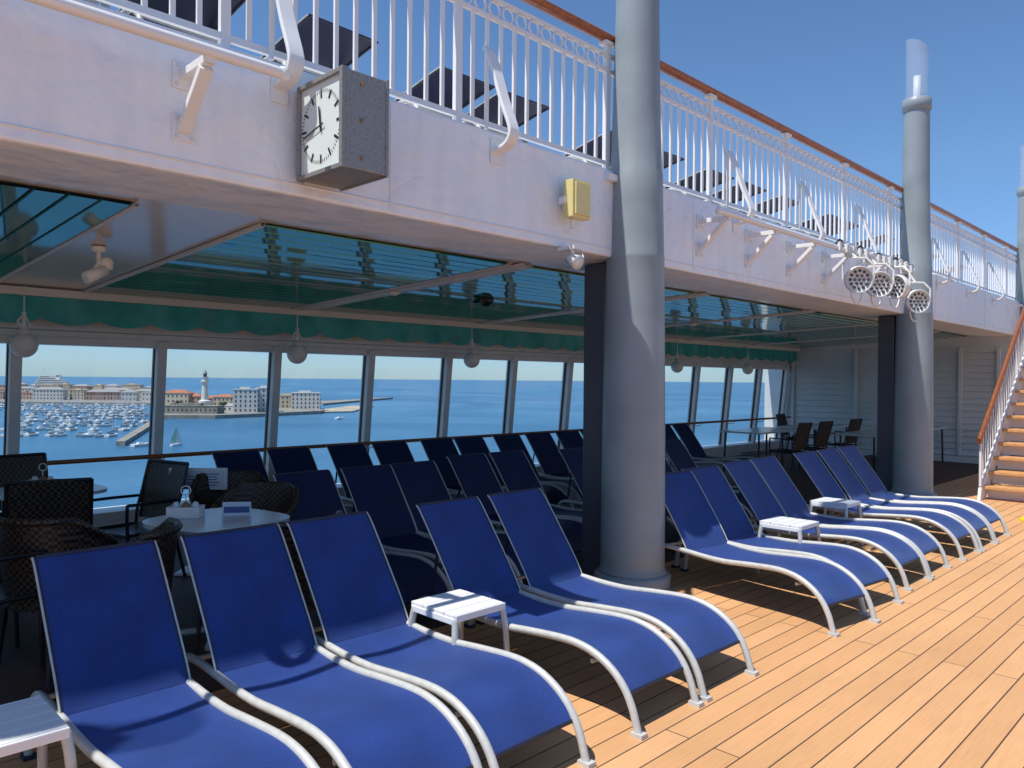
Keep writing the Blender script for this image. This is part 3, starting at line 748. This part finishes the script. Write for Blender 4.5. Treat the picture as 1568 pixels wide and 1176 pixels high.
# marina: rows of moored sailing boats on pontoons
m=MB(); rnd=random.Random(11)
def hull(x,y,L,ang,cover,mast=True):
    c,s_=math.cos(ang),math.sin(ang)
    def T(a,b_,z): return (x+a*c-b_*s_,y+a*s_+b_*c,-30+z)
    b_=L*0.16
    vs=[T(-L/2,-b_*.8,0.1),T(-L/2,b_*.8,0.1),T(L*.2,b_,0.1),T(L/2,0,0.1),T(L*.2,-b_,0.1),T(-L/2,-b_,1.2),T(-L/2,b_,1.2),T(L*.2,b_*1.1,1.3),T(L/2+.6,0,1.5),T(L*.2,-b_*1.1,1.3)]
    m.add(vs,[(0,1,6,5),(1,2,7,6),(2,3,8,7),(3,4,9,8),(4,0,5,9),(5,6,7,8,9)],'boat')
    vs=[T(-L*.2,-b_*.6,1.2),T(-L*.2,b_*.6,1.2),T(L*.22,b_*.4,1.3),T(L*.22,-b_*.4,1.3),T(-L*.18,-b_*.5,2.0),T(-L*.18,b_*.5,2.0),T(L*.12,b_*.3,1.9),T(L*.12,-b_*.3,1.9)]
    m.add(vs,[(0,1,5,4),(1,2,6,5),(2,3,7,6),(3,0,4,7),(4,5,6,7)],'win' if rnd.random()<.4 else 'boat')
    if mast:
        m.tube([T(0.05*L,0,1.2),T(0.05*L,0,1.2+L*1.25)],0.12,'boat',4); m.tube([T(0.04*L,0,2.6),T(-.42*L,0,2.5)],0.28,cover,6)
for r_ in range(11):
    d=405+r_*43
    px=(15 if d<700 else -20)+rnd.uniform(0,6)
    lim=(178+ (d-355)*0.32) if d<510 else 232
    while px<lim-8:
        x,y=W(px,d+rnd.uniform(-3,3)); L=rnd.uniform(7,12.5)
        hull(x,y,L,YAW+math.pi/2+rnd.uniform(-.1,.1)+(math.pi if rnd.random()<.5 else 0),rnd.choice(['boatb','boat','boat']),rnd.random()<.8)
        px+=rnd.uniform(4.0,7.5)*1178/d*1.0
        if rnd.random()<.10: px+=16
m.obj("marina_sailboats")
m=MB()
m.add([(-4,-1,0),(-4,1,0),(2,1.2,0),(5,0,0),(2,-1.2,0),(-4,-1.2,1.1),(-4,1.2,1.1),(2,1.4,1.2),(5.6,0,1.4),(2,-1.4,1.2)],[(0,1,6,5),(1,2,7,6),(2,3,8,7),(3,4,9,8),(4,0,5,9),(5,6,7,8,9)],'boat')
m.tube([(0.5,0,1),(0.5,0,13)],0.12,'boat',6)
m.add([(0.4,0,2),(-4,0.3,2.1),(-2.2,0.9,6),(0.4,0,12.6)],[(0,1,2,3)],'sail'); m.add([(0.7,0,11.5),(5.2,0,1.8),(1.2,0.8,2.2)],[(0,1,2)],'boat')
x,y=W(270,355); so_=m.obj("sailing_boat",(x,y,-30),0.4); so_.scale=(0.72,0.72,0.72)
for px,d in ((216,350),(520,600)):
    m=MB(); hull(0,0,9,0.4,'boatb',False); x,y=W(px,d); m.obj("motor_boat",(x,y,0))
# pine trees on the pier
m=MB(); rnd=random.Random(5)
for i in range(16):
    px=rnd.uniform(250,360); x,y=W(px,675+rnd.uniform(-8,8)); h=rnd.uniform(5,8)
    m.tube([(x,y,-27.2),(x,y,-27.2+h*.7)],[0.35,0.15],'stone',5)
    for j in range(60):
        a=rnd.uniform(0,6.28);r_=rnd.uniform(0,2.6);z=-27.2+h*(0.5+0.5*rnd.random()); s_=rnd.uniform(.4,.9)
        c=Vector((x+r_*math.cos(a),y+r_*math.sin(a),z)); u=Vector((rnd.gauss(0,1),rnd.gauss(0,1),rnd.gauss(0,1))).normalized(); v=u.orthogonal().normalized()
        m.add([c-u*s_,c+v*s_,c+u*s_,c-v*s_],[(0,1,2,3)],'tree')
m.obj("distant_pine_trees")

# ------------------------------------------------------------------ light
sv=Vector((-0.48,0.11,1)).normalized()
sd=bpy.data.lights.new("sun",'SUN'); sd.energy=5.0; sd.angle=math.radians(0.5); sd.color=(1,0.965,0.91)
so=bpy.data.objects.new("sun",sd); sc.collection.objects.link(so); so.rotation_euler=(-sv).to_track_quat('-Z','Y').to_euler(); so.location=(-10,2,20)
w=bpy.data.worlds.new("World"); sc.world=w; w.use_nodes=True
wn=w.node_tree.nodes; wl=w.node_tree.links
bg=wn["Background"]; sk=wn.new("ShaderNodeTexSky"); sk.sky_type='NISHITA'; sk.sun_disc=False
sk.sun_elevation=math.asin(sv.z); sk.sun_rotation=math.atan2(sv.x,sv.y); sk.air_density=1.0; sk.dust_density=0.15; sk.ozone_density=3.5
tc=wn.new("ShaderNodeTexCoord"); sp=wn.new("ShaderNodeSeparateXYZ"); wl.new(tc.outputs["Generated"],sp.inputs[0])
rp=wn.new("ShaderNodeValToRGB"); rp.color_ramp.elements[0].position=0.0; rp.color_ramp.elements[0].color=(0.46,0.66,1.0,1)
rp.color_ramp.elements[1].position=0.25; rp.color_ramp.elements[1].color=(0.70,0.86,1.0,1)
wl.new(sp.outputs["Z"],rp.inputs["Fac"])
mx=wn.new("ShaderNodeMix"); mx.data_type='RGBA'; mx.blend_type='MULTIPLY'; mx.inputs["Factor"].default_value=1
wl.new(sk.outputs[0],mx.inputs["A"]); wl.new(rp.outputs["Color"],mx.inputs["B"]); wl.new(mx.outputs["Result"],bg.inputs[0]); bg.inputs[1].default_value=0.14
sc.view_settings.view_transform='Standard'; sc.view_settings.look='None'; sc.view_settings.exposure=0

# ------------------------------------------------------------------ camera
cam=bpy.data.cameras.new("camera"); co=bpy.data.objects.new("camera",cam); sc.collection.objects.link(co)
cam.sensor_width=36; cam.lens=27.05; cam.clip_end=200000; cam.clip_start=0.05
p=math.radians(0.29); a=math.radians(0.5)
f=Vector((math.cos(p)/R2,math.cos(p)/R2,-math.sin(p))); r0=Vector((1/R2,-1/R2,0)); u0=r0.cross(f)
r=r0*math.cos(a)+u0*math.sin(a); u=r.cross(f)
co.matrix_world=Matrix(((r.x,u.x,-f.x,0),(r.y,u.y,-f.y,0),(r.z,u.z,-f.z,1.65),(0,0,0,1)))
sc.camera=co
